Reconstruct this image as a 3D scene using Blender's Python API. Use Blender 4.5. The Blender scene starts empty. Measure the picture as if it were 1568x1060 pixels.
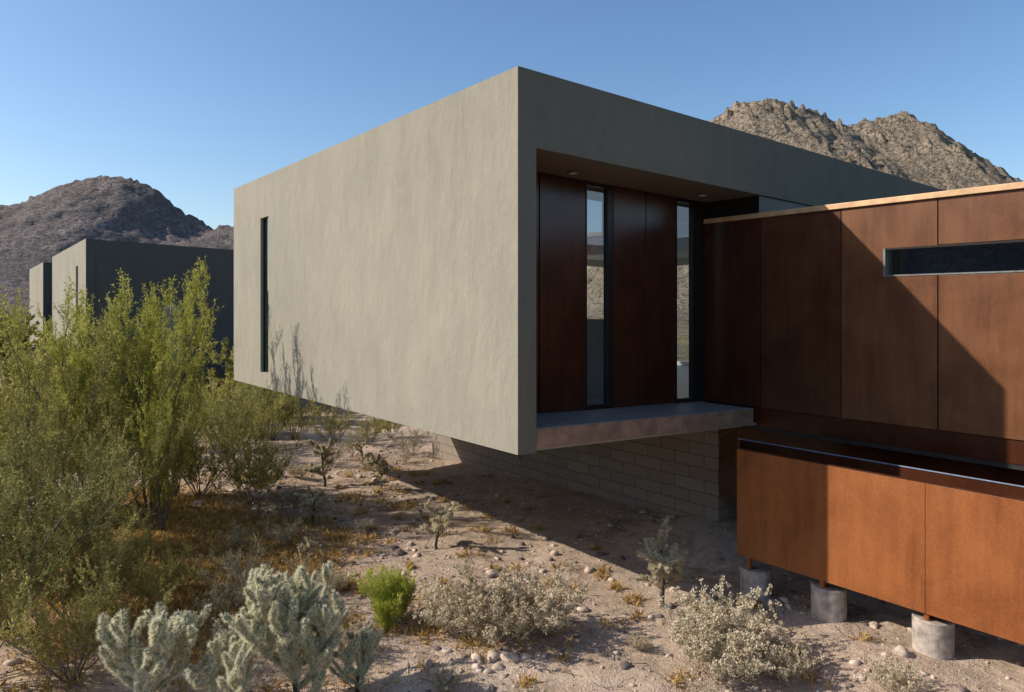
import bpy, math, random
import numpy as np
from mathutils import Vector, noise, Matrix
SC=bpy.context.scene; COL=SC.collection
HC=1.588; UC=-4.772; VC=-6.171; S=-0.0289
# ------------------------------------------------------------------ materials
def newmat(name):
    m=bpy.data.materials.new(name); m.use_nodes=True
    nt=m.node_tree; nt.nodes.clear()
    o=nt.nodes.new('ShaderNodeOutputMaterial'); return m,nt,o
def N(nt,t,**k):
    n=nt.nodes.new(t)
    for a,b in k.items():
        if a in n.inputs.keys(): n.inputs[a].default_value=b
        else: setattr(n,a,b)
    return n
def L(nt,a,b): nt.links.new(a,b)
def c4(c): return (c[0],c[1],c[2],1)
def coords(nt,scale=(1,1,1)):
    t=N(nt,'ShaderNodeTexCoord')
    if scale==(1,1,1): return t.outputs['Object']
    mp=N(nt,'ShaderNodeMapping'); mp.inputs['Scale'].default_value=scale
    L(nt,t.outputs['Object'],mp.inputs['Vector']); return mp.outputs['Vector']
def noi(nt,vec,scale,detail=4,rough=.55,dist=0):
    n=N(nt,'ShaderNodeTexNoise'); n.inputs['Scale'].default_value=scale; n.inputs['Detail'].default_value=detail
    n.inputs['Roughness'].default_value=rough; n.inputs['Distortion'].default_value=dist
    L(nt,vec,n.inputs['Vector']); return n.outputs['Fac']
def ramp(nt,fac,stops):
    r=N(nt,'ShaderNodeValToRGB'); e=r.color_ramp.elements
    while len(e)<len(stops): e.new(.5)
    for i,(p,c) in enumerate(stops): e[i].position=p; e[i].color=c4(c) if len(c)==3 else c
    L(nt,fac,r.inputs['Fac']); return r.outputs['Color']
def mixc(nt,fac,a,b,mode='MIX'):
    m=N(nt,'ShaderNodeMix',data_type='RGBA',blend_type=mode)
    if isinstance(fac,(int,float)): m.inputs[0].default_value=fac
    else: L(nt,fac,m.inputs[0])
    for s,i in ((a,6),(b,7)):
        if isinstance(s,tuple): m.inputs[i].default_value=c4(s)
        else: L(nt,s,m.inputs[i])
    return m.outputs[2]
def mth(nt,op,a,b=0.,clamp=False):
    m=N(nt,'ShaderNodeMath',operation=op); m.use_clamp=clamp
    for s,i in ((a,0),(b,1)):
        if isinstance(s,(int,float)): m.inputs[i].default_value=s
        else: L(nt,s,m.inputs[i])
    return m.outputs[0]
def bump(nt,h,strength,dist=.02,normal=None):
    b=N(nt,'ShaderNodeBump'); b.inputs['Strength'].default_value=strength; b.inputs['Distance'].default_value=dist
    L(nt,h,b.inputs['Height'])
    if normal is not None: L(nt,normal,b.inputs['Normal'])
    return b.outputs['Normal']
def pbsdf(nt,o,col,rough=.8,normal=None,metal=0.,spec=.5):
    p=N(nt,'ShaderNodeBsdfPrincipled')
    if isinstance(col,tuple): p.inputs['Base Color'].default_value=c4(col)
    else: L(nt,col,p.inputs['Base Color'])
    if isinstance(rough,(int,float)): p.inputs['Roughness'].default_value=rough
    else: L(nt,rough,p.inputs['Roughness'])
    p.inputs['Metallic'].default_value=metal; p.inputs['Specular IOR Level'].default_value=spec
    if normal is not None: L(nt,normal,p.inputs['Normal'])
    L(nt,p.outputs[0],o.inputs[0]); return p

def m_stucco(name,a,b):
    m,nt,o=newmat(name); v=coords(nt); vs=coords(nt,(1,1,.45))
    n1=noi(nt,vs,2.2,4,.6,.4); n2=noi(nt,v,.35,2); n3=noi(nt,v,60,2,.7); n4=noi(nt,vs,7,3,.6)
    f=mth(nt,'ADD',mth(nt,'MULTIPLY',n1,.6),mth(nt,'MULTIPLY',n2,.4))
    c=ramp(nt,f,[(.36,a),(.64,b)])
    c=mixc(nt,.25,c,ramp(nt,n3,[(.3,tuple(x*.7 for x in a)),(.7,tuple(min(1,x*1.2) for x in b))]))
    h=mth(nt,'ADD',mth(nt,'MULTIPLY',n3,.25),mth(nt,'ADD',n4,mth(nt,'MULTIPLY',n1,1.5)))
    pbsdf(nt,o,c,.95,bump(nt,h,.6,.028),spec=.2); return m
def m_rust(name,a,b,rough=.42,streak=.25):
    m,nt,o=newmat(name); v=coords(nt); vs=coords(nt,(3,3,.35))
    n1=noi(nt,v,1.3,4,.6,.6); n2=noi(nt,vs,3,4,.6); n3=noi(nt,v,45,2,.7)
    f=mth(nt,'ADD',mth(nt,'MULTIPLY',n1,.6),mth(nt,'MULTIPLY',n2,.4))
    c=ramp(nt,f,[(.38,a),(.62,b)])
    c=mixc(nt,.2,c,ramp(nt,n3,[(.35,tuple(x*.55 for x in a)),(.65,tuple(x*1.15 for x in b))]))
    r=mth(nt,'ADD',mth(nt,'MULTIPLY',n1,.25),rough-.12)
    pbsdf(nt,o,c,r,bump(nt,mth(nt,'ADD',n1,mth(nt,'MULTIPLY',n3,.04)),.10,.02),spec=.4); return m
def m_plain(name,c,rough=.6,metal=0.,nscale=20,amt=.25,bs=.1):
    m,nt,o=newmat(name); v=coords(nt); n=noi(nt,v,nscale,3,.6)
    cc=ramp(nt,n,[(.3,tuple(x*(1-amt) for x in c)),(.7,tuple(min(1,x*(1+amt)) for x in c))])
    pbsdf(nt,o,cc,rough,bump(nt,n,bs,.01) if bs else None,metal); return m
def m_glass(name,tint=(.93,.96,.97),base=.06):
    m,nt,o=newmat(name)
    lw=N(nt,'ShaderNodeLayerWeight'); lw.inputs['Blend'].default_value=.5
    fr=mth(nt,'ADD',mth(nt,'MULTIPLY',mth(nt,'POWER',lw.outputs['Facing'],4),.9),base,True)
    g=N(nt,'ShaderNodeBsdfGlossy'); g.inputs['Roughness'].default_value=.01; g.inputs['Color'].default_value=(.9,.95,1,1)
    t=N(nt,'ShaderNodeBsdfTransparent'); t.inputs['Color'].default_value=c4(tint)
    mx=N(nt,'ShaderNodeMixShader'); L(nt,fr,mx.inputs[0])
    L(nt,t.outputs[0],mx.inputs[1]); L(nt,g.outputs[0],mx.inputs[2]); L(nt,mx.outputs[0],o.inputs[0]); return m
def m_leaf(name,a,b,c,trans=.35,scale=6):
    m,nt,o=newmat(name); v=coords(nt)
    n=noi(nt,v,scale,1,.6); n2=noi(nt,v,scale*18,0,.5)
    oi=N(nt,'ShaderNodeObjectInfo')
    f=mth(nt,'ADD',mth(nt,'MULTIPLY',n,.55),mth(nt,'MULTIPLY',n2,.45))
    f=mth(nt,'ADD',f,mth(nt,'MULTIPLY',mth(nt,'SUBTRACT',oi.outputs['Random'],.5),.12))
    col=ramp(nt,f,[(.36,a),(.5,b),(.64,c)])
    d=N(nt,'ShaderNodeBsdfDiffuse'); t=N(nt,'ShaderNodeBsdfTranslucent'); L(nt,col,d.inputs[0]); L(nt,col,t.inputs[0])
    mx=N(nt,'ShaderNodeMixShader'); mx.inputs[0].default_value=trans
    L(nt,d.outputs[0],mx.inputs[1]); L(nt,t.outputs[0],mx.inputs[2]); L(nt,mx.outputs[0],o.inputs[0]); return m
def m_block(name):
    m,nt,o=newmat(name); t=N(nt,'ShaderNodeTexCoord')
    sp=N(nt,'ShaderNodeSeparateXYZ'); L(nt,t.outputs['Object'],sp.inputs[0])
    cb=N(nt,'ShaderNodeCombineXYZ'); L(nt,mth(nt,'ADD',sp.outputs[0],sp.outputs[1]),cb.inputs[0]); L(nt,sp.outputs[2],cb.inputs[1])
    b=N(nt,'ShaderNodeTexBrick'); b.inputs['Scale'].default_value=1; b.inputs['Brick Width'].default_value=.6; b.inputs['Row Height'].default_value=.2
    b.inputs['Mortar Size'].default_value=.009; b.inputs['Mortar Smooth'].default_value=.3
    b.inputs['Color1'].default_value=(.25,.20,.155,1); b.inputs['Color2'].default_value=(.32,.26,.20,1); b.inputs['Mortar'].default_value=(.12,.10,.08,1)
    L(nt,cb.outputs[0],b.inputs['Vector'])
    n=noi(nt,t.outputs['Object'],40,3,.7)
    c=mixc(nt,.25,b.outputs[0],ramp(nt,n,[(.3,(.15,.12,.095)),(.7,(.37,.30,.235))]))
    h=mth(nt,'SUBTRACT',mth(nt,'MULTIPLY',n,.3),b.outputs['Fac'])
    pbsdf(nt,o,c,.9,bump(nt,h,.6,.01),spec=.2); return m
def m_ground():
    m,nt,o=newmat('desert_soil'); v=coords(nt)
    n1=noi(nt,v,.5,4,.6,.5); n2=noi(nt,v,6,5,.68); n3=noi(nt,v,90,1,.7)
    c=ramp(nt,n1,[(.35,(.47,.33,.225)),(.5,(.61,.445,.315)),(.65,(.68,.52,.385))])
    c=mixc(nt,ramp(nt,n2,[(.42,(0,0,0)),(.62,(1,1,1))]),c,(.45,.32,.225))
    vo=N(nt,'ShaderNodeTexVoronoi'); vo.inputs['Scale'].default_value=38; L(nt,v,vo.inputs['Vector'])
    peb=ramp(nt,vo.outputs['Distance'],[(.18,(1,1,1)),(.34,(0,0,0))])
    pm=mth(nt,'MULTIPLY',peb,ramp(nt,noi(nt,v,1.7,3),[(.40,(0,0,0)),(.54,(1,1,1))]))
    sc=nt.nodes.new('ShaderNodeSeparateColor'); L(nt,vo.outputs['Color'],sc.inputs[0])
    pc=ramp(nt,sc.outputs[0],[(0,(.11,.09,.075)),(.5,(.40,.30,.225)),(1,(.76,.66,.55))])
    c=mixc(nt,mth(nt,'MULTIPLY',pm,.85),c,pc)
    c=mixc(nt,.3,c,ramp(nt,n3,[(.3,(.22,.155,.11)),(.7,(.79,.62,.48))]))
    lp=ramp(nt,noi(nt,v,1.1,5,.78,.3),[(.52,(0,0,0)),(.63,(.8,.8,.8))])
    c=mixc(nt,lp,c,ramp(nt,noi(nt,v,30,2,.7),[(.35,(.14,.095,.065)),(.65,(.38,.27,.18))]))
    at=N(nt,'ShaderNodeAttribute',attribute_name='litter')
    g=mth(nt,'MULTIPLY',at.outputs['Fac'],ramp(nt,noi(nt,v,1.6,6,.75),[(.42,(.15,.15,.15)),(.56,(.95,.95,.95))]))
    gold=ramp(nt,noi(nt,v,14,4,.7),[(.35,(.18,.11,.05)),(.5,(.50,.28,.09)),(.68,(.66,.44,.18))])
    c=mixc(nt,g,c,gold)
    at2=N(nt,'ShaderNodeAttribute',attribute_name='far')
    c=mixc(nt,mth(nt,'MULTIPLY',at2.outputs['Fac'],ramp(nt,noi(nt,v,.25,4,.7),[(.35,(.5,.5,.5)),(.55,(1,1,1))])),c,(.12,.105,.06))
    h=mth(nt,'ADD',mth(nt,'ADD',n2,mth(nt,'MULTIPLY',n3,.25)),mth(nt,'MULTIPLY',pm,.45))
    pbsdf(nt,o,c,.95,bump(nt,h,.9,.055),spec=.15); return m
def m_hill(name,rock,dark,sc=1.):
    m,nt,o=newmat(name); v=coords(nt)
    n1=noi(nt,v,.05*sc,5,.7,.3); n2=noi(nt,v,.45*sc,5,.8); n3=noi(nt,v,.8*sc,2,.6)
    c=ramp(nt,n1,[(.35,tuple(x*.7 for x in rock)),(.65,tuple(x*1.2 for x in rock))])
    c=mixc(nt,ramp(nt,n2,[(.46,(0,0,0)),(.56,(1,1,1))]),c,tuple(x*.58 for x in rock))
    c=mixc(nt,ramp(nt,n3,[(.53,(0,0,0)),(.58,(1,1,1))]),c,dark)
    pbsdf(nt,o,c,1,bump(nt,mth(nt,'ADD',n2,mth(nt,'MULTIPLY',n1,2)),1.,2.2),spec=0); return m

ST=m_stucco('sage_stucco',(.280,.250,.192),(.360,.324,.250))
ST2=m_stucco('sage_stucco_shaded',(.150,.137,.105),(.195,.178,.137))  # same stucco, darkened: shade of the front face put into the colour
ST3=m_stucco('far_stucco_shaded',(.075,.075,.068),(.10,.098,.088))  # far wings: shade of their front faces put into a darker stucco
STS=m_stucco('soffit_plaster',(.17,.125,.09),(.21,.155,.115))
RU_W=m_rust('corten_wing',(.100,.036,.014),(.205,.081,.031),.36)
RU_M=m_rust('corten_wing_shaded',(.06,.020,.009),(.115,.042,.017),.32)  # wing corten darkened; the shadow on this panel is in its colour
RU_D=m_rust('corten_dark',(.042,.012,.006),(.080,.024,.010),.24)  # darker corten; shade under the overhang is painted into it
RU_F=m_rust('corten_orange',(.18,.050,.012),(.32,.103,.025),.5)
CONC=m_plain('slab_concrete',(.27,.25,.22),.5,0,6,.2,.1)
SLABE=m_plain('slab_edge_concrete',(.27,.165,.11),.7,0,5,.35,.15)
PIER=m_plain('pier_concrete',(.40,.33,.27),.9,0,10,.4,.4)
FR=m_plain('dark_bronze_frame',(.02,.016,.013),.4,.3)
ALU=m_plain('aluminium_frame',(.20,.20,.19),.45,.6)
LENS=m_plain('lamp_lens',(.75,.73,.68),.3,0,3,.02,0)
CAP=m_plain('copper_flashing',(.62,.38,.20),.45,.2,6,.2)
DARK=m_plain('dark_void',(.02,.017,.015),.8,0,20,.2,0)
INT=m_plain('interior_plaster',(.45,.45,.43),.8,0,3,.05,0)
SHADE=m_plain('white_partition',(.42,.48,.52),.9,0,3,.03,0)
INF=m_plain('interior_floor',(.30,.29,.27),.3,0,3,.1,0)
RIM=m_plain('steel_rim',(.20,.23,.30),.5,.3,20,.2,0)  # bluish colour stands in for sky reflected on the rim
GL=m_glass('window_glass',base=.10); GLT=m_glass('slot_glass',(.45,.70,.68),.08)
BL=m_block('concrete_block')
GROUND=m_ground()
m_,nt_,o_=newmat('added_opal_panel'); t_=N(nt_,'ShaderNodeBsdfTranslucent'); t_.inputs[0].default_value=(.35,.38,.4,1); L(nt_,t_.outputs[0],o_.inputs[0]); OPAL=m_  # material of the added roof panel that spreads light indoors
BARK=m_plain('grey_bark',(.16,.13,.10),.9,0,30,.4,0)
TWIG=m_plain('green_twig',(.27,.26,.10),.9,0,30,.3,0)
DTW=m_plain('dry_twig',(.36,.29,.20),.9,0,30,.3,0)
LY=m_leaf('palo_verde_leaf',(.25,.25,.04),(.44,.43,.09),(.60,.56,.17),.45)
LO=m_leaf('olive_leaf',(.22,.20,.05),(.40,.36,.11),(.56,.49,.18),.45)
LD=m_leaf('dark_green_leaf',(.15,.15,.045),(.27,.25,.085),(.43,.39,.15),.4)
LG=m_leaf('silver_leaf',(.25,.22,.13),(.38,.34,.22),(.50,.46,.32),.25)
FL=m_leaf('dry_flower',(.42,.31,.19),(.66,.54,.36),(.84,.75,.58),.3,20)
GB=m_leaf('bright_green_leaf',(.26,.30,.03),(.44,.48,.07),(.60,.60,.14),.4)
GGR=m_leaf('golden_grass',(.30,.17,.05),(.54,.35,.12),(.74,.54,.23),.35)
CHC=m_plain('cholla_flesh',(.27,.26,.15),.8,0,40,.3,.4)
CHS=m_leaf('cholla_spine',(.66,.58,.37),(.88,.82,.58),(.94,.90,.74),.4,10)
CHD=m_plain('cholla_trunk',(.07,.055,.045),.9,0,40,.4,.5)
CHS2=m_leaf('small_cholla_spine',(.50,.40,.24),(.68,.58,.38),(.82,.73,.53),.3,10)
CHC2=m_plain('cholla_dry_flesh',(.30,.25,.15),.8,0,40,.3,.4)
ROCK=m_plain('granite_rock',(.49,.38,.29),.95,0,9,.5,.6)
ROCKD=m_plain('dark_rock',(.17,.135,.115),.95,0,9,.4,.6)
HILLL=m_hill('hill_rock_hazed',(.29,.235,.21),(.14,.13,.12),.7)  # distance haze is mixed into the rock colour
HILLR=m_hill('hill_rock_near',(.46,.355,.26),(.14,.125,.08),1.)

# ------------------------------------------------------------------ helpers
def empty(name,loc=(0,0,0)):
    e=bpy.data.objects.new(name,None); e.location=loc; COL.objects.link(e); return e
def sh(p): return (p[0],p[1],p[2]+S*p[0])
def link(me,name,parent=None,mats=()):
    o=bpy.data.objects.new(name,me); COL.objects.link(o)
    for m in mats: me.materials.append(m)
    if parent: o.parent=parent
    return o
def box(name,u0,u1,v0,v1,z0,z1,mat,parent,shear=True,bev=0):
    vs=[(u,v,z) for u in (u0,u1) for v in (v0,v1) for z in (z0,z1)]
    if shear: vs=[sh(p) for p in vs]
    fs=[(0,1,3,2),(4,6,7,5),(0,4,5,1),(2,3,7,6),(0,2,6,4),(1,5,7,3)]
    me=bpy.data.meshes.new(name); me.from_pydata(vs,[],fs); me.update()
    o=link(me,name,parent,[mat])
    if bev:
        b=o.modifiers.new('b','BEVEL'); b.width=bev; b.segments=2
    return o
def panel(name,O,A,B,Nn,la,lb,th,holes,mat,parent,res=None):
    av=sorted(set([0,la]+[h[0] for h in holes]+[h[1] for h in holes])); bv=sorted(set([0,lb]+[h[2] for h in holes]+[h[3] for h in holes]))
    solid=lambda i,j: 0<=i<len(av)-1 and 0<=j<len(bv)-1 and not any(h[0]<=av[i] and av[i+1]<=h[1] and h[2]<=bv[j] and bv[j+1]<=h[3] for h in holes)
    O,A,B,Nn=map(Vector,(O,A,B,Nn)); V={};vs=[];fs=[]
    def vi(i,j,k):
        if (i,j,k) not in V:
            V[(i,j,k)]=len(vs); vs.append(sh(O+A*av[i]+B*bv[j]+Nn*(th*k)))
        return V[(i,j,k)]
    for i in range(len(av)-1):
        for j in range(len(bv)-1):
            if not solid(i,j): continue
            for k in (0,1): fs.append([vi(i,j,k),vi(i+1,j,k),vi(i+1,j+1,k),vi(i,j+1,k)])
            for di,dj,e in ((-1,0,((i,j),(i,j+1))),(1,0,((i+1,j),(i+1,j+1))),(0,-1,((i,j),(i+1,j))),(0,1,((i,j+1),(i+1,j+1)))):
                if not solid(i+di,j+dj):
                    (a,b),(c,d)=e; fs.append([vi(a,b,0),vi(c,d,0),vi(c,d,1),vi(a,b,1)])
    me=bpy.data.meshes.new(name); me.from_pydata(vs,[],fs); me.update()
    import bmesh
    bm=bmesh.new(); bm.from_mesh(me); bmesh.ops.recalc_face_normals(bm,faces=bm.faces); bm.to_mesh(me); bm.free()
    return link(me,name,parent,[mat])
def cyl(name,c,r,z0,z1,mat,parent,n=32,r2=None,bev=.01):
    r2=r if r2 is None else r2
    vs=[];fs=[]
    for k,(z,rr) in enumerate(((z0,r),(z1-bev,r2),(z1,r2-bev))):
        for i in range(n):
            a=2*math.pi*i/n; vs.append((c[0]+rr*math.cos(a),c[1]+rr*math.sin(a),z))
    for k in (0,1):
        for i in range(n): fs.append((k*n+i,k*n+(i+1)%n,(k+1)*n+(i+1)%n,(k+1)*n+i))
    fs.append(tuple(range(2*n,3*n))); fs.append(tuple(range(n))[::-1])
    me=bpy.data.meshes.new(name); me.from_pydata(vs,[],fs); me.update()
    return link(me,name,parent,[mat])
def fastmesh(name,parts,mats):
    me=bpy.data.meshes.new(name); V=[];Fi=[];st=[];tot=[];mi=[];off=0;lo=0
    for v,f,k in parts:
        if len(f)==0: continue
        V.append(v); Fi.append((f+off).ravel()); n,kk=f.shape
        st.append(lo+np.arange(n)*kk); tot.append(np.full(n,kk)); mi.append(np.full(n,k)); off+=len(v); lo+=n*kk
    V=np.concatenate(V); Fi=np.concatenate(Fi); st=np.concatenate(st); tot=np.concatenate(tot); mi=np.concatenate(mi)
    me.vertices.add(len(V)); me.vertices.foreach_set('co',V.astype(np.float32).ravel())
    me.loops.add(len(Fi)); me.loops.foreach_set('vertex_index',Fi.astype(np.int32))
    me.polygons.add(len(st)); me.polygons.foreach_set('loop_start',st.astype(np.int32)); me.polygons.foreach_set('loop_total',tot.astype(np.int32))
    me.polygons.foreach_set('material_index',mi.astype(np.int32)); me.update(calc_edges=True)
    for m in mats: me.materials.append(m)
    return me
def nrm(a): return a/np.maximum(np.linalg.norm(a,axis=-1,keepdims=True),1e-9)
def perp(D,rng):
    R=rng.normal(size=D.shape); return nrm(np.cross(D,R))
def prisms(segs,sides=4):
    s=np.array(segs); P0=s[:,0:3];P1=s[:,3:6];r0=s[:,6:7];r1=s[:,7:8]
    D=nrm(P1-P0); ref=np.where(np.abs(D[:,2:3])>.9,np.array([[1.,0,0]]),np.array([[0,0,1.]])); X=nrm(np.cross(D,ref)); Y=np.cross(D,X)
    vs=[]
    for P,r in ((P0,r0),(P1,r1)):
        for k in range(sides):
            a=2*math.pi*k/sides; vs.append(P+r*(X*math.cos(a)+Y*math.sin(a)))
    V=np.stack(vs,1).reshape(-1,3); n=len(s); b=(np.arange(n)*2*sides)[:,None]
    F=np.concatenate([b+np.array([[k,(k+1)%sides,sides+(k+1)%sides,sides+k]]) for k in range(sides)],0)
    return V,F
def leaves(P,D,Ln,W,rng):
    Sx=perp(D,rng); Ln=np.asarray(Ln).reshape(-1,1)*np.ones((len(P),1)); W=np.asarray(W).reshape(-1,1)*np.ones((len(P),1))
    V=np.stack([P,P+D*Ln*.5+Sx*W*.5,P+D*Ln,P+D*Ln*.5-Sx*W*.5],1).reshape(-1,3)
    return V,(np.arange(len(P))*4)[:,None]+np.array([[0,1,2,3]])
def spines(P,D,Ln,w,rng):
    Sx=perp(D,rng); Ln=np.asarray(Ln).reshape(-1,1)
    V=np.stack([P-Sx*w,P+Sx*w,P+D*Ln],1).reshape(-1,3)
    return V,(np.arange(len(P))*3)[:,None]+np.array([[0,1,2]])

def gen_bush(name,seed,H,nst=10,tilt=.6,nsub=8,ntw=7,nleaf=28,leaf=(.035,.012),mats=(BARK,TWIG,LY),upr=.5,r0=.03,start=.2,sub=.32,tw=.13,flower=0,droop=0.):
    rng=np.random.default_rng(seed); segs=[];tsegs=[]; LP=[];LDr=[];FP=[]
    def path(p,d,length,n,ra,rb,wob,up,store):
        pts=[p]; st=length/n
        for i in range(n):
            d=d+rng.normal(size=3)*wob+np.array([0,0,up/n]); d=d/np.linalg.norm(d)
            q=p+d*st; a=ra+(rb-ra)*i/n; b=ra+(rb-ra)*(i+1)/n
            store.append([*p,*q,a,b]); p=q; pts.append(p)
        return np.array(pts),d
    def at(pts,t):
        x=t*(len(pts)-1); i=min(int(x),len(pts)-2); fr=x-i; return pts[i]*(1-fr)+pts[i+1]*fr, (pts[i+1]-pts[i])/np.linalg.norm(pts[i+1]-pts[i])
    for s in range(nst):
        az=2*math.pi*(s+rng.uniform(-.4,.4))/nst; ti=tilt*math.sqrt(rng.uniform(.02,1))
        d=np.array([math.sin(ti)*math.cos(az),math.sin(ti)*math.sin(az),math.cos(ti)])
        Ls=H*rng.uniform(.7,1.05)/max(.55,math.cos(ti*.7))
        pts,_=path(np.array([rng.normal()*.05*H*.3,rng.normal()*.05*H*.3,-.05]),d,Ls,8,r0*rng.uniform(.6,1),r0*.15,.10,.35-droop,segs)
        for k in range(nsub):
            t=start+(1-start)*(k+rng.uniform(0,1))/nsub
            p,dd=at(pts,min(t,.99)); o=nrm(rng.normal(size=3)); o[2]=abs(o[2])*.3
            d2=nrm(dd*.7+o*.9+np.array([0,0,.25])); ls=sub*H*(1.1-.6*t)*rng.uniform(.6,1.2)
            p2,_=path(p,d2,ls,5,r0*.22,r0*.08,.16,upr-droop,tsegs)
            for j in range(ntw):
                t2=.2+.8*(j+rng.uniform(0,1))/ntw
                p3,dd3=at(p2,min(t2,.99)); o=nrm(rng.normal(size=3))
                d3=nrm(dd3*.7+o*.8+np.array([0,0,upr*.6])); lt=tw*H*rng.uniform(.5,1.2)
                p4,_=path(p3,d3,lt,3,r0*.07,r0*.04,.2,upr-droop,tsegs)
                n=int(nleaf*rng.uniform(.6,1.3))
                tt=rng.uniform(0,2.999,n); ii=tt.astype(int); fr=(tt-ii)[:,None]
                LP.append(p4[ii]*(1-fr)+p4[ii+1]*fr+rng.normal(size=(n,3))*.006*H/2)
                LDr.append(nrm(nrm(p4[ii+1]-p4[ii])*.8+rng.normal(size=(n,3))*.55))
                if flower: FP.append(p4[-1])
    parts=[(*prisms(segs,5),0),(*prisms(tsegs,3),1)]
    if LP:
        P=np.concatenate(LP);D=np.concatenate(LDr)
        sc=rng.uniform(.6,1.3,len(P)); parts.append((*leaves(P,D,leaf[0]*sc,leaf[1]*sc,rng),2))
    if flower:
        F=np.array(FP); F=F[rng.uniform(size=len(F))<.85]; n=flower; P=np.repeat(F,n,0)+rng.normal(size=(len(F)*n,3))*.009
        D=nrm(rng.normal(size=P.shape)+np.array([0,0,.3])); parts.append((*leaves(P,D,.026,.016,rng),3))
    return fastmesh(name,parts,mats)

def gen_cholla(name,seed,H,nbase=5,depth=5,jl=.15,jr=.024,sl=.032,nsp=260,mats=(CHC,CHS,CHD),trunk=.25,upward=.55,trunk_r=.035,width=.0012,spread=.8,kids=(.25,.5,.25),side=.35):
    rng=np.random.default_rng(seed); parts=[];J=[]
    segs=[];p=np.array([0,0,-.05]);d=np.array([0,0,1.])
    n=5
    tp=[p]
    for i in range(n):
        d=nrm(d+rng.normal(size=3)*.12); q=p+d*(trunk*H/n+.01); segs.append([*p,*q,trunk_r*(1-.08*i),trunk_r*(1-.08*(i+1))]); p=q; tp.append(p)
    def joint(p,d,k):
        if k>=depth or p[2]>H: return
        l=jl*rng.uniform(.7,1.25)*(1 if k else 1.3); r=jr*rng.uniform(.85,1.1)
        q=p+d*l; J.append((p,q,r,d))
        nc=rng.choice([1,2,3],p=kids) if k<depth-2 else rng.choice([0,1,2],p=[.15,.5,.35])
        for c in range(nc):
            o=nrm(rng.normal(size=3)); o[2]*=.4
            joint(q-d*.01,nrm(d*.65+o*spread+np.array([0,0,upward])),k+1)
        if rng.uniform()<side and k<depth-1:
            o=nrm(rng.normal(size=3)); joint(p+d*l*.6,nrm(d*.3+o+np.array([0,0,upward*.8])),k+2)
    for b in range(nbase):
        az=2*math.pi*(b+rng.uniform(-.3,.3))/nbase; i=rng.integers(2,n+1)
        joint(tp[i],nrm(np.array([math.cos(az)*spread,math.sin(az)*spread,.45+upward*.4])),0)
    prof=[(0,.45),(.08,.85),(.3,1.05),(.6,1.0),(.88,.75),(1,.25)]; sd=8
    vs=[];fs=[];SP=[];SD=[];off=0
    for (a,b,r,dd) in J:
        x=nrm(np.cross(dd,[.3,.2,1.]))if abs(dd[2])<.95 else nrm(np.cross(dd,[1.,0,0])); y=np.cross(dd,x)
        for t,rr in prof:
            for k in range(sd):
                an=2*math.pi*k/sd; vs.append(a+(b-a)*t+(x*math.cos(an)+y*math.sin(an))*r*rr)
        for m in range(len(prof)-1):
            for k in range(sd): fs.append([off+m*sd+k,off+m*sd+(k+1)%sd,off+(m+1)*sd+(k+1)%sd,off+(m+1)*sd+k])
        off+=sd*len(prof)
        na=max(1,nsp//8); t=np.repeat(rng.uniform(0.02,1.02,na),8)[:,None]; an=np.repeat(rng.uniform(0,2*math.pi,na),8)[:,None]; rad=x*np.cos(an)+y*np.sin(an); nn=na*8
        rp=np.interp(t[:,0],[q[0] for q in prof],[q[1] for q in prof])[:,None]
        SP.append(a+(b-a)*t+rad*r*rp*.9); SD.append(nrm(rad+dd*(.25+.9*np.clip(t-.75,0,1)*3)+rng.normal(size=(nn,3))*.45))
    parts.append((np.array(vs),np.array(fs),0)); P=np.concatenate(SP);D=np.concatenate(SD)
    parts.append((*spines(P,D,sl*rng.uniform(.6,1.2,len(P)),width,rng),1)); parts.append((*prisms(segs,8),2))
    return fastmesh(name,parts,mats)
def blade_arrays(P,h,w,lean,rng):
    n=len(P); D=nrm(np.stack([rng.normal(size=n)*lean,rng.normal(size=n)*lean,np.ones(n)],1))
    hh=(h*rng.uniform(.4,1.1,n))[:,None]; Sx=perp(D,rng); mid=P+D*hh*.6; D2=nrm(D+rng.normal(size=(n,3))*.35-np.array([0,0,.15])); tip=mid+D2*hh*.5
    V=np.stack([P-Sx*w,P+Sx*w,mid+Sx*w*.7,tip],1).reshape(-1,3)
    return V,(np.arange(n)*4)[:,None]+np.array([[0,1,2,3]])

# ------------------------------------------------------------------ ground
ctrl=[(2.6,.4,-2.07),(2.57,2.4,-2.05),(2.5,4.2,-2.03),(2.5,6.8,-2.05),(4.75,1,-1.80),(4.75,4,-1.95),(4.75,8.2,-2.15),(2.9,-1.87,-1.87),(2.9,-2.96,-1.83),(2.9,-.8,-1.92),(3,-4.5,-1.8),
 (0,0,-2.05),(-2,0,-2.08),(-4,1,-2.08),(-2,6,-2.08),(1,-2,-2.02),(0,-5,-2.0),(1.5,7,-2.06),(-5,9,-2.15),(0,14,-2.15),(5,14,-2.1),(8,0,-1.7),(6,-3,-1.7),(-8,0,-2.1)]
CT=np.array(ctrl)
def gz(x,y,nz=True):
    d2=(CT[:,0]-x)**2+(CT[:,1]-y)**2+.35; w=1/d2**1.6; R=math.hypot(x,y-3)
    z=float((w*CT[:,2]).sum()/w.sum()); k=min(1,max(0,(R-12)/15)); z=z*(1-k)-2.15*k
    if nz:
        z+=.06*noise.fractal(Vector((x*.9,y*.9,3.1)),1,2,4)*(1 if R<30 else 2)+.014*noise.noise(Vector((x*6,y*6,0)))
        if R>30: z+=.3*noise.noise(Vector((x*.03,y*.03,7)))
    return z
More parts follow.
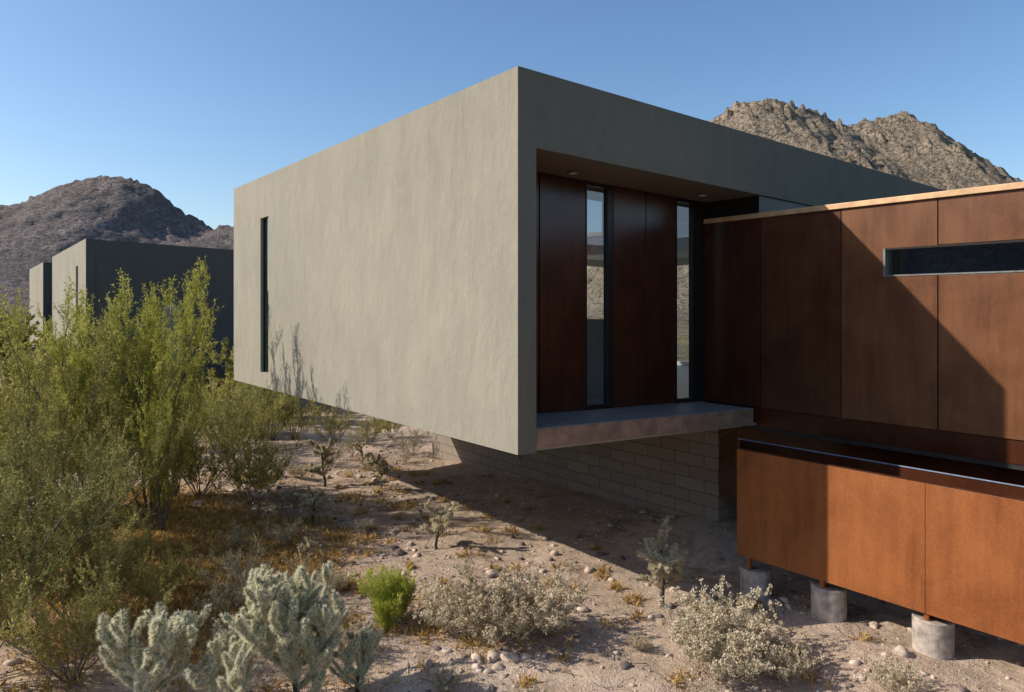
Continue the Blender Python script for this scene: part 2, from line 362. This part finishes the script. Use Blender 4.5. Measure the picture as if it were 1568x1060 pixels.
def axis(lo,hi,step,far,g=1.16):
    a=list(np.arange(lo,hi+1e-6,step)); s=step; x=a[-1]
    while x<far: s*=g; x+=s; a.append(x)
    s=step; x=a[0]; pre=[]
    while x>-far: s*=g; x-=s; pre.append(x)
    return np.array(pre[::-1]+a)
ax=axis(-6,5.5,.09,2500); ay=axis(-4,14,.09,2500)
nx,ny=len(ax),len(ay)
VV=np.zeros((nx*ny,3)); lit=np.zeros(nx*ny); far=np.zeros(nx*ny)
for i,x in enumerate(ax):
    for j,y in enumerate(ay):
        k=i*ny+j; VV[k]=(x,y,gz(x,y))
        e=((x+2.4)/2.0)**2+((y-5.8)/4.2)**2; lit[k]=max(0,min(1,1.5-e+.9*noise.fractal(Vector((x*1.3,y*1.3,0)),1,2,3)))
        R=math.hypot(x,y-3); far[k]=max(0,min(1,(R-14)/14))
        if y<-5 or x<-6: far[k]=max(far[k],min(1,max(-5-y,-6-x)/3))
ii,jj=np.meshgrid(np.arange(nx-1),np.arange(ny-1),indexing='ij'); b=(ii*ny+jj).ravel()[:,None]
me=fastmesh('desert_ground',[(VV,b+np.array([[0,ny,ny+1,1]]),0)],[GROUND])
me.polygons.foreach_set('use_smooth',np.ones(len(me.polygons),bool))
for nm,arr in (('litter',lit),('far',far)):
    a=me.attributes.new(nm,'FLOAT','POINT'); a.data.foreach_set('value',arr.astype(np.float32))
link(me,'desert_ground')

# ------------------------------------------------------------------ hills
FW=(.6054,.7959); RT=(.7959,-.6054)
def hill(name,prof,dep,half,mat,seed,nz,step,rows,ridge,fw=FW,rt=RT):
    px=np.array([p[0] for p in prof],float); py=np.array([p[1] for p in prof],float)
    xs=(px-784)/1110*dep; zs=(471-py)/1110*dep+HC
    X=np.arange(xs[0],xs[-1],step); T=np.linspace(-1,1,rows); Vx=[]
    for x in X:
        h=float(np.interp(x,xs,zs))
        for t in T:
            y=dep+t*half; w=(1-abs(t))
            g=noise.multi_fractal(Vector((x*.018+seed,t*half*.018,seed)),.9,2.1,4)
            rr=noise.ridged_multi_fractal(Vector((x*.05+seed,y*.05,seed*2)),.9,2.2,5,.9,2.)
            f=noise.noise(Vector((x*.3,y*.3,seed)))+.6*noise.noise(Vector((x*.8,y*.8,seed)))
            b=max(0,noise.noise(Vector((x*.16,y*.16,seed*3)))+.1)*noise.noise(Vector((x*.45,y*.45,seed+9)))*2.2
            z=-2.2+(h+2.2)*(w**.97) + nz*w*((g-1)*1.1*(.2+min(1,abs(t)*4)*.8)+(rr-1.2)*ridge*(.3+min(1,abs(t)*5)*.7)+f*.4+b)*min(1,(h+2)/20)
            Vx.append((UC+rt[0]*x+fw[0]*y,VC+rt[1]*x+fw[1]*y,z))
    n=len(X); ii,jj=np.meshgrid(np.arange(n-1),np.arange(rows-1),indexing='ij'); b=(ii*rows+jj).ravel()[:,None]
    me=fastmesh(name,[(np.array(Vx),b+np.array([[0,rows,rows+1,1]]),0)],[mat]); link(me,name)
hill('hill',[(-700,440),(-400,380),(-150,325),(-60,300),(0,311),(40,308),(95,281),(130,272),(180,268),(215,276),(243,289),(262,311),(290,330),(325,349),(345,345),(380,345),(450,350),(520,400),(620,440),(720,471)],450,170,HILLL,3.3,4.,2.0,100,.7)
hill('rocky_hill',[(850,471),(960,330),(1040,230),(1087,182),(1108,168),(1130,156),(1150,150),(1190,147),(1205,155),(1235,163),(1270,177),(1298,189),(1325,182),(1350,178),(1375,172),(1388,166),(1400,178),(1425,186),(1440,201),(1465,212),(1480,230),(1495,248),(1520,261),(1568,278),(1640,300),(1800,360),(2000,440),(2100,471)],300,120,HILLR,8.1,4.2,.9,120,.9)
hill('hill.001',[(-500,471),(0,330),(400,250),(784,215),(1200,240),(1600,330),(2100,471)],420,150,HILLL,5.7,4.,6.,50,.7,fw=(-.93,.367),rt=(.367,.93))

# ------------------------------------------------------------------ main box
H=empty('cantilevered_stucco_house')
W=10.19
panel('left_wall',(0,0,0),(0,1,0),(0,0,1),(1,0,0),W,4.188,.255,[(7.94,8.41,.30,3.37)],ST,H)
box('front_shade_skin',.0,.255,-.003,.0,.0,4.188,ST2,H)  # thin skin carrying the painted shade across the wall end
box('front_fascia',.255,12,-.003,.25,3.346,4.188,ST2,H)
box('roof_slab_front',.26,12,.25,1.5,3.349,4.05,STS,H); box('roof_slab_rear',.26,12,8.9,W,3.349,4.05,INT,H); box('roof_slab_left',.26,.5,1.5,8.9,3.349,4.05,INT,H); box('roof_slab_right',9.5,12,1.5,8.9,3.349,4.05,INT,H)
box('added_opal_panel',.5,9.5,1.5,8.9,3.6,3.61,OPAL,H)  # unseen translucent panel, added to brighten the room behind the glass
box('floor_structure',.26,12,.06,W-.01,.01,.043,ST,H)
box('terrace_slab',.262,4.28,.003,1.0,.046,.258,SLABE,H,bev=.008)
box('terrace_top',.262,4.27,.012,.93,.258,.264,CONC,H)
box('interior_floor',.26,12,1.0,W-.01,.05,.262,INF,H)
panel('back_wall',(.26,W-.25,.262),(1,0,0),(0,0,1),(0,1,0),11.74,3.08,.25,[(4.5,11.4,.1,2.9)],INT,H)
panel('east_wall',(11.8,1.0,.262),(0,1,0),(0,0,1),(1,0,0),8.9,3.08,.2,[(1.5,8.6,.1,2.9)],INT,H)
box('interior_liner',.262,.272,1.0,7.8,.263,3.34,INT,H)
box('low_partition',2.0,4.2,2.3,2.4,.27,1.50,SHADE,H)
box('drip_pipe',.04,.055,.02,.035,-.05,.0,FR,H)
box('slot_glass',.07,.078,7.94,8.41,.30,3.37,GLT,H); box('slot_frame',.055,.10,8.385,8.408,.302,3.368,FR,H); box('slot_frame_b',.055,.10,7.942,7.96,.302,3.368,FR,H)
g=.97; z0,z1=.266,3.343
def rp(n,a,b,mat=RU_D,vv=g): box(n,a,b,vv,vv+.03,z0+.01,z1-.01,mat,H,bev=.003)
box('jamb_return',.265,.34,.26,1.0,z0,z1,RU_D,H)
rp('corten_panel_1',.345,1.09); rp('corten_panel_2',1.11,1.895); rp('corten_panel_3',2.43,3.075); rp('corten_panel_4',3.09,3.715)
box('panel_backing_1',.34,1.90,g+.04,g+.10,z0,z1,DARK,H); box('panel_backing_2',2.42,3.72,g+.04,g+.10,z0,z1,DARK,H)
box('door_glass_1',1.93,2.31,g+.05,g+.06,z0+.06,z1-.05,GL,H); box('door_glass_2',3.77,4.13,g+.05,g+.06,z0+.06,z1-.05,GL,H)
for n,a,b in (('frame_a',1.90,1.93),('frame_b',2.31,2.42),('frame_c',3.72,3.77),('frame_d',4.13,4.39)): box(n,a,b,g+.0,g+.08,z0,z1,FR,H,bev=.004)
box('frame_corner_post',4.392,4.9,g+.003,g+.12,z0,z1,FR,H)
for n,a,b in (('rail_a',1.93,2.31),('rail_b',3.77,4.13)):
    box(n+'_bottom',a,b,g+.01,g+.075,z0,z0+.06,FR,H); box(n+'_top',a,b,g+.01,g+.075,z1-.05,z1,FR,H)
for k,(a,b) in enumerate(((1.40,.666),(3.82,.547))):
    cyl('downlight_trim_%d'%k,(a,b),.075,3.346+S*a-.02,3.346+S*a,ALU,H,28,bev=.003)
    cyl('downlight_lens_%d'%k,(a,b),.052,3.346+S*a-.026,3.346+S*a-.019,LENS,H,24,bev=.002)
box('block_foundation_wall',4.755,11,.97,9.7,-2.8,.04,BL,H)
# ------------------------------------------------------------------ corten wing
WG=empty('corten_clad_wing')
uw=4.4
def wp(n,va,vb,za,zb,mat=RU_W): box(n,uw,uw+.025,va,vb,za,zb,mat,WG,bev=.0025)
gp=.007
wp('panel_a',-.03+gp,.50-.0,.271,3.0,RU_D); wp('panel_a0',.50+gp,.965,.271,3.0,RU_D)  # end panels in shadow: shade comes from the darker corten
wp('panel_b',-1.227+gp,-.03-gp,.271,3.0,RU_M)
panel('panel_c',(uw,-2.407+gp,.271),(0,1,0),(0,0,1),(1,0,0),1.18-2*gp,2.729,.025,[(0,.64-gp,1.829,2.179)],RU_W,WG)
vv=-2.407; k=0
while vv>-9:
    wp('panel_low_%d'%k,vv-1.18+gp,vv-gp,.271,2.10-gp); wp('panel_top_%d'%k,vv-1.18+gp,vv-gp,2.45+gp,3.0); vv-=1.18; k+=1
box('base_band',uw+.02,uw+.06,-9.5,.9,0.0,.262,RU_D,WG)
box('wall_core_low',uw+.04,uw+.3,-9.5,.96,.0,2.09,DARK,WG); box('wall_core_high',uw+.04,uw+.3,-9.5,.96,2.46,3.0,DARK,WG)
box('wall_core_mid',uw+.04,uw+.3,-1.75,.96,2.09,2.46,DARK,WG)
box('window_glass',uw+.07,uw+.08,-9.5,-1.80,2.12,2.43,GL,WG)
box('window_back',uw+.5,uw+.52,-9.5,-1.0,1.9,2.7,DARK,WG)
box('window_frame_end',uw-.008,uw+.09,-1.80,-1.772,2.10,2.45,ALU,WG); box('window_frame_sill',uw-.008,uw+.09,-9.5,-1.80,2.10,2.118,ALU,WG); box('window_frame_head',uw+.0,uw+.09,-9.5,-1.80,2.43,2.452,FR,WG)
box('roof_deck',uw+.03,11,-9.5,.95,3.0,3.04,DARK,WG); box('roof_flashing',uw-.04,uw+.03,-9.5,.95,3.004,3.075,CAP,WG,bev=.004)
box('wing_underside',uw+.03,11,-9.5,.95,-.06,-.0,DARK,WG)
box('clerestory_band',uw+.05,11.9,.03,.24,3.042,3.343,FR,WG); box('clerestory_return',uw+.05,uw+.08,.24,.96,3.042,3.343,FR,WG)
box('under_skirt',4.75,4.78,-9.5,.93,-1.2,-.062,RU_D,WG)
box('wing_foundation',5.3,10.5,-9.5,.96,-2.8,-.06,BL,WG)
# ------------------------------------------------------------------ steel trough
T=empty('corten_steel_trough')
k=0
edges=[-.79,-2.96,-5.12,-7.3]
for a,b in zip(edges[1:],edges[:-1]):
    box('front_panel_%d'%k,2.77,2.785,a+(.002 if k<2 else 0),b-(.002 if k else 0),-1.34,-.06,RU_F,T,bev=.002); k+=1
box('back_panel',3.43,3.445,-7.3,-.34,-1.0,-.06,RU_D,T); box('back_rim',3.42,3.445,-7.3,-.34,-.058,-.045,RIM,T,bev=.003)
def quadplate(name,pts,mat,par,th=.015):
    vs=[sh(p) for p in pts]+[sh((p[0]+th,p[1]-th,p[2])) for p in pts]
    me=bpy.data.meshes.new(name); me.from_pydata(vs,[],[(0,1,2,3),(7,6,5,4),(0,4,5,1),(1,5,6,2),(2,6,7,3),(3,7,4,0)]); link(me,name,par,[mat])
quadplate('end_plate',[(2.785,-.79,-1.34),(3.43,-.34,-1.34),(3.43,-.34,-.08),(2.785,-.79,-.08)],RU_F,T)
box('trough_bottom',2.787,3.428,-7.3,-.9,-1.0,-.95,DARK,T)
box('front_rim',2.77,2.80,-7.3,-.79,-.058,-.045,RU_D,T)
for i,v in enumerate((-.93,-1.866,-2.957,-4.05,-5.15)):
    P=empty('concrete_pier' if i==0 else 'concrete_pier.%03d'%i)
    gzv=gz(2.95,v); top=gzv+.345
    cyl('pier',(2.95,v),.185,gzv-.3,top,PIER,P,40,bev=.012)
    cyl('base_plate',(2.87,v),.07,top,top+.012,RU_F,P,4,bev=.002)
    box('post',2.80,2.85,v-.022,v+.022,top+.01,-1.33,RU_F,P,shear=False)
# ------------------------------------------------------------------ distant wings
def farb(name,v0,v1,slot=None):
    E=empty(name)
    holes=[(slot[0],slot[1],.3,3.2)] if slot else []
    panel('left_wall',(-1.1,v0,-1.6),(0,1,0),(0,0,1),(1,0,0),v1-v0,5.7,.3,[(h[0],h[1],h[2]+1.6,h[3]+1.6) for h in holes],ST,E)
    box('front_shade_skin',-1.1,-.8,v0-.01,v0-.0,-1.6,4.1,ST3,E)  # thin skin in the shade-darkened stucco
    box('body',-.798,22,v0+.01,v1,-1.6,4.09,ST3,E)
    if slot: box('slot_glass',-.95,-.94,v0+slot[0],v0+slot[1],.3,3.2,GLT,E)
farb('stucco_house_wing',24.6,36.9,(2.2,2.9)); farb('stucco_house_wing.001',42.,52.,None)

# ------------------------------------------------------------------ plants
rnd=random.Random(5)
cnt={}
def place(me,name,x,y,s=1.,rot=None,z=None,sz=None,tilt=(0,0)):
    k=cnt.get(name,0); cnt[name]=k+1
    o=bpy.data.objects.new(name if k==0 else '%s.%03d'%(name,k),me); COL.objects.link(o)
    o.location=(x,y,(gz(x,y) if z is None else z)); o.rotation_euler=(tilt[0],tilt[1],rnd.uniform(0,6.28) if rot is None else rot); o.scale=(s,s,s*(sz or 1)); return o
PV=[gen_bush('palo_a',11,4.3,nst=11,tilt=.36,nsub=11,ntw=9,nleaf=28,leaf=(.058,.016),mats=(BARK,TWIG,LY),upr=.9,r0=.03,sub=.24,tw=.09),
    gen_bush('palo_b',12,3.8,nst=12,tilt=.62,nsub=10,ntw=8,nleaf=27,leaf=(.058,.016),mats=(BARK,TWIG,LO),upr=.8,r0=.03,sub=.25,tw=.10)]
PT='palo_verde_tree'
place(PV[0],PT,-2.15,7.6,.96,3.5); place(PV[0],PT,-2.9,7.9,.92,2.5)
place(PV[1],PT,-3.6,8.6,.84,1.); place(PV[1],PT,-4.35,9.8,1.1,4.); place(PV[1],PT,-4.5,6.6,.88,2.2); place(PV[1],PT,-3.2,6.4,.66,5.1)
place(PV[0],PT,-2.2,6.6,.55,3.3); place(PV[0],PT,-1.5,8.8,.55,1.3)
CR=[gen_bush('creo_a',21,2.4,nst=13,tilt=.8,nsub=9,ntw=7,nleaf=24,leaf=(.042,.016),mats=(BARK,TWIG,LD),upr=.5,r0=.02),
    gen_bush('creo_b',22,1.5,nst=14,tilt=.9,nsub=7,ntw=7,nleaf=26,leaf=(.034,.015),mats=(BARK,DTW,LO),upr=.5,r0=.013),
    gen_bush('creo_c',23,1.1,nst=14,tilt=1.0,nsub=7,ntw=6,nleaf=18,leaf=(.026,.012),mats=(BARK,DTW,LG),upr=.5,r0=.011),
    gen_bush('creo_low',24,2.0,nst=10,tilt=.95,nsub=6,ntw=5,nleaf=14,leaf=(.13,.07),mats=(BARK,TWIG,LO),upr=.5,r0=.02)]
CB_='creosote_bush'
for (k,x,y,s) in ((0,-4.4,3.7,.95),(0,-4.0,5.0,.9),(0,-4.8,2.7,.9),(0,-3.7,3.3,.55),(1,-3.9,2.1,.8),(1,-3.1,4.4,.55),(1,-.5,7.4,.85),(1,-1.1,8.6,1.05),(0,2.2,14.2,.75),(1,1.2,12.5,.9),(0,.2,11.5,.7),
    (1,3.4,12.6,.7),(2,4.3,9.9,.6),(2,-.9,4.6,.45),(2,-2.2,2.7,.6),(2,3.0,10.6,.6),(2,-1.5,2.0,.45),(2,2.0,9.6,.5),(1,-2.9,3.3,.5),(2,-.2,9.2,.6),(2,.9,10.2,.55),(1,3.9,11.5,.5),(2,-.3,6.2,.45),(2,-1.5,4.9,.4),(2,3.6,9.0,.35),(1,4.8,12.0,.6),(2,-1.9,3.6,.45),(2,-1.2,3.0,.35),(1,.1,8.2,.4)):
    place(CR[k],CB_,x,y,s)
fr=random.Random(9)
for i in range(120):
    d=fr.uniform(17,80); a=fr.uniform(-.78,-.02) if i<95 else fr.uniform(-.95,1.1)
    x=UC+.6054*d*math.cos(a)+.7959*d*math.sin(a); y=VC+.7959*d*math.cos(a)-.6054*d*math.sin(a)
    if -2.5<x<24 and (23<y<54 or -1<y<11.5): continue
    if -.5<x<9 and y<11.5: continue
    place(CR[3] if d>24 else CR[1],'desert_shrub',x,y,fr.uniform(.7,1.3) if d<40 else fr.uniform(.9,1.6))
for (x,y) in ((14,7),(15,9),(13.5,11)): place(PV[0],PT,x,y,.7)
# chollas
CA=gen_cholla('cholla_a',31,1.5,nbase=6,depth=6,jl=.18,nsp=600,jr=.027,sl=.034,upward=.75,kids=(.45,.45,.1),side=.4,width=.0016,spread=.85)
CB=gen_cholla('cholla_b',37,1.1,nbase=6,depth=5,jl=.17,nsp=600,jr=.027,sl=.034,upward=.7,kids=(.4,.5,.1),side=.4,width=.0016,spread=.85)
place(CA,'teddy_bear_cholla',-2.25,.45,1.0,.5); place(CB,'teddy_bear_cholla',-3.45,1.0,1.0,1.); place(CB,'teddy_bear_cholla',-2.85,.4,.85,3.); place(CB,'teddy_bear_cholla',-1.75,.25,.6,2.)
CS=[gen_cholla('cholla_s%d'%i,50+i,1.0,nbase=10,depth=3,jl=.12,nsp=260,jr=.027,sl=.034,trunk=.60,trunk_r=.028,upward=.15,width=.002,spread=.95,mats=(CHC2,CHS2,CHD)) for i in range(3)]
for i,(x,y,s) in enumerate(((1.12,7.87,1.15),(1.86,6.84,.8),(-.11,5.47,.88),(.9,3.16,.85),(1.94,-.34,1.12),(.3,9.3,.8),(2.7,9.4,.7),(-.9,3.7,.5))): place(CS[i%3],'cholla_cactus',x,y,s,i*1.3)
BB=gen_bush('brittle',41,.62,nst=34,tilt=1.15,nsub=6,ntw=4,nleaf=5,leaf=(.03,.016),mats=(DTW,DTW,LG,FL),upr=.5,r0=.006,sub=.3,tw=.14,flower=12,start=.35)
for (x,y,s) in ((-.15,.25,1.1),(.35,.0,.95),(-.35,.75,.75),(1.35,-1.6,1.05),(1.05,-1.9,.85),(1.5,-2.15,.7),(-.75,-1.15,.4),(.3,-2.3,.5),(1.9,-3.1,.45),(-1.0,2.6,.45),(2.6,8.6,.5),(.2,7.0,.45),(-1.5,.9,.4),(-.4,2.2,.3),(.4,4.6,.35),(1.2,5.6,.3),(-1.1,-.3,.3),(-1.9,1.6,.6),(.9,-.9,.25),(.9,8.8,.45)): place(BB,'brittlebush',x,y,s)
GR=gen_bush('broom',61,.62,nst=30,tilt=.7,nsub=6,ntw=4,nleaf=10,leaf=(.05,.007),mats=(TWIG,TWIG,GB),upr=1.0,r0=.005,sub=.3,tw=.14,start=.15)
place(GR,'green_desert_broom',-.85,1.42,1.); place(GR,'green_desert_broom',-.62,1.45,.8); place(GR,'green_desert_broom',-.95,1.2,.6)
rg=np.random.default_rng(3); Pg=[]
for i in range(460):
    x=-2.3+rg.normal()*1.0; y=5.6+rg.normal()*2.1; n=int(rg.uniform(60,220)); r=rg.uniform(.08,.25)
    q=np.stack([x+rg.normal(size=n)*r,y+rg.normal(size=n)*r,np.full(n,gz(x,y)-.01)],1); Pg.append(q)
for i in range(190):
    x=rg.uniform(-2.5,3.3); y=rg.uniform(-3,10); n=int(rg.uniform(15,60)); r=rg.uniform(.02,.08)
    q=np.stack([x+rg.normal(size=n)*r,y+rg.normal(size=n)*r,np.full(n,gz(x,y)-.01)],1); Pg.append(q)
link(fastmesh('dry_grass',[(*blade_arrays(np.concatenate(Pg),.13,.0035,.65,rg),0)],[GGR]),'dry_grass')
tw=[]
for i in range(1000):
    x=rg.uniform(-4,3.6); y=rg.uniform(-3,11); a=rg.uniform(0,6.28); l=rg.uniform(.04,.26); z=gz(x,y)+.012
    x2,y2=x+l*math.cos(a),y+l*math.sin(a); tw.append([x,y,z,x2,y2,gz(x2,y2)+rg.uniform(.01,.06),.0045,.002])
link(fastmesh('fallen_twigs',[(*prisms(tw,4),0)],[BARK]),'fallen_twigs')
def saguaro(x,y,h,r):
    n=48;vs=[];fs=[];rows=24
    for j in range(rows+1):
        t=j/rows; rr=r*(.8+.25*math.sin(t*2.6))*(1 if t<.9 else math.sqrt(max(0.02,1-((t-.9)/.1)**2)))
        for i in range(n):
            a=2*math.pi*i/n; q=rr*(1+.12*math.cos(a*16)); vs.append((q*math.cos(a),q*math.sin(a),h*t))
    for j in range(rows):
        for i in range(n): fs.append((j*n+i,j*n+(i+1)%n,(j+1)*n+(i+1)%n,(j+1)*n+i))
    fs.append(tuple(range(rows*n,rows*n+n)))
    me=bpy.data.meshes.new('sag'); me.from_pydata(vs,[],fs); o=link(me,'saguaro_cactus',None,[CHC]); o.location=(x,y,-2.2)
saguaro(.55,18.6,3.95,.24)
def rocks():
    import bmesh
    base=[]
    for sdv in (1,2):
        bm=bmesh.new(); bmesh.ops.create_icosphere(bm,subdivisions=sdv,radius=1); base.append((np.array([v.co[:] for v in bm.verts]),np.array([[v.index for v in f.verts] for f in bm.faces]))); bm.free()
    rng=np.random.default_rng(4); parts=[]
    def add(x,y,s,big,mi=0):
        v0,f0=base[1 if big else 0]; v=v0.copy(); off=rng.uniform(0,50,3)
        if big:
            dis=np.array([1+.6*noise.noise(Vector(p*1.1+off))+.3*noise.noise(Vector(p*2.6+off)) for p in v]); v*=dis[:,None]
        else: v*=rng.uniform(.65,1.2,(len(v),1))
        v*=s*rng.uniform([.7,.7,.4],[1.3,1.1,.8]); a=rng.uniform(0,6.28); c,sn=math.cos(a),math.sin(a)
        v=np.stack([v[:,0]*c-v[:,1]*sn,v[:,0]*sn+v[:,1]*c,v[:,2]],1)+np.array([x,y,gz(x,y)+s*.05]); parts.append((v,f0,mi))
    for x,y,s in ((-.35,-.05,.11),(-.22,-.16,.095),(-.52,.02,.08),(-.1,-.26,.07),(-.42,-.22,.06),(-.62,-.12,.055),(.05,-.35,.06),(2.2,7.7,.13),(2.6,8.3,.12),(2.0,8.1,.08),(1.5,8.6,.09),(2.9,9.0,.1),(.8,4.3,.08),(-.2,4.0,.09),(-.9,3.5,.09),(.1,3.6,.07),(2.9,-1.4,.05),(3.1,-2.3,.06),(3.3,-2.6,.05)): add(x,y,s,True)
    for i in range(18000):
        x=rng.uniform(-5,4.6); y=rng.uniform(-4.5,13)
        dens=noise.noise(Vector((x*.7,y*.7,1)))*.8+.5
        if rng.uniform()>dens*(1.2 if x<1.2 else .5): continue
        s=min(.11,.006+rng.exponential(.0125)); add(x,y,s,s>.035,1 if rng.uniform()<(.5 if (x<1 and y>3) else .25) else 0)
    me=fastmesh('scattered_rocks',parts,[ROCK,ROCKD]); link(me,'scattered_rocks')
rocks()
# ------------------------------------------------------------------ light, world, camera
sd=bpy.data.lights.new('sun','SUN'); sd.energy=5.0; sd.angle=math.radians(.5); sd.color=(1,.94,.85)
so=bpy.data.objects.new('sun',sd); COL.objects.link(so)
so.rotation_euler=Vector((.6847,-.483,-.5458)).to_track_quat('-Z','Y').to_euler()
w=bpy.data.worlds.new('World'); SC.world=w; w.use_nodes=True; nt=w.node_tree; nt.nodes.clear()
sk=nt.nodes.new('ShaderNodeTexSky'); sk.sky_type='NISHITA'; sk.sun_disc=False; sk.sun_elevation=math.radians(33.07); sk.sun_rotation=math.radians(-54.8); sk.altitude=300; sk.dust_density=1.2; sk.ozone_density=2.4
hs=nt.nodes.new('ShaderNodeHueSaturation'); hs.inputs['Saturation'].default_value=1.12; hs.inputs['Value'].default_value=1.1
bg=nt.nodes.new('ShaderNodeBackground'); bg.inputs[1].default_value=.15; wo=nt.nodes.new('ShaderNodeOutputWorld')
nt.links.new(sk.outputs[0],hs.inputs['Color']); nt.links.new(hs.outputs[0],bg.inputs[0]); nt.links.new(bg.outputs[0],wo.inputs[0])
cd=bpy.data.cameras.new('camera'); cd.lens=1110/1568*36; cd.sensor_width=36; cd.shift_y=-59/1568; cd.clip_end=6000; cd.clip_start=.05
co=bpy.data.objects.new('camera',cd); COL.objects.link(co); co.location=(UC,VC,HC); co.rotation_euler=(math.pi/2,0,-math.atan2(.6054,.7959))
SC.camera=co
SC.view_settings.view_transform='Standard'; SC.view_settings.look='None'; SC.view_settings.exposure=0
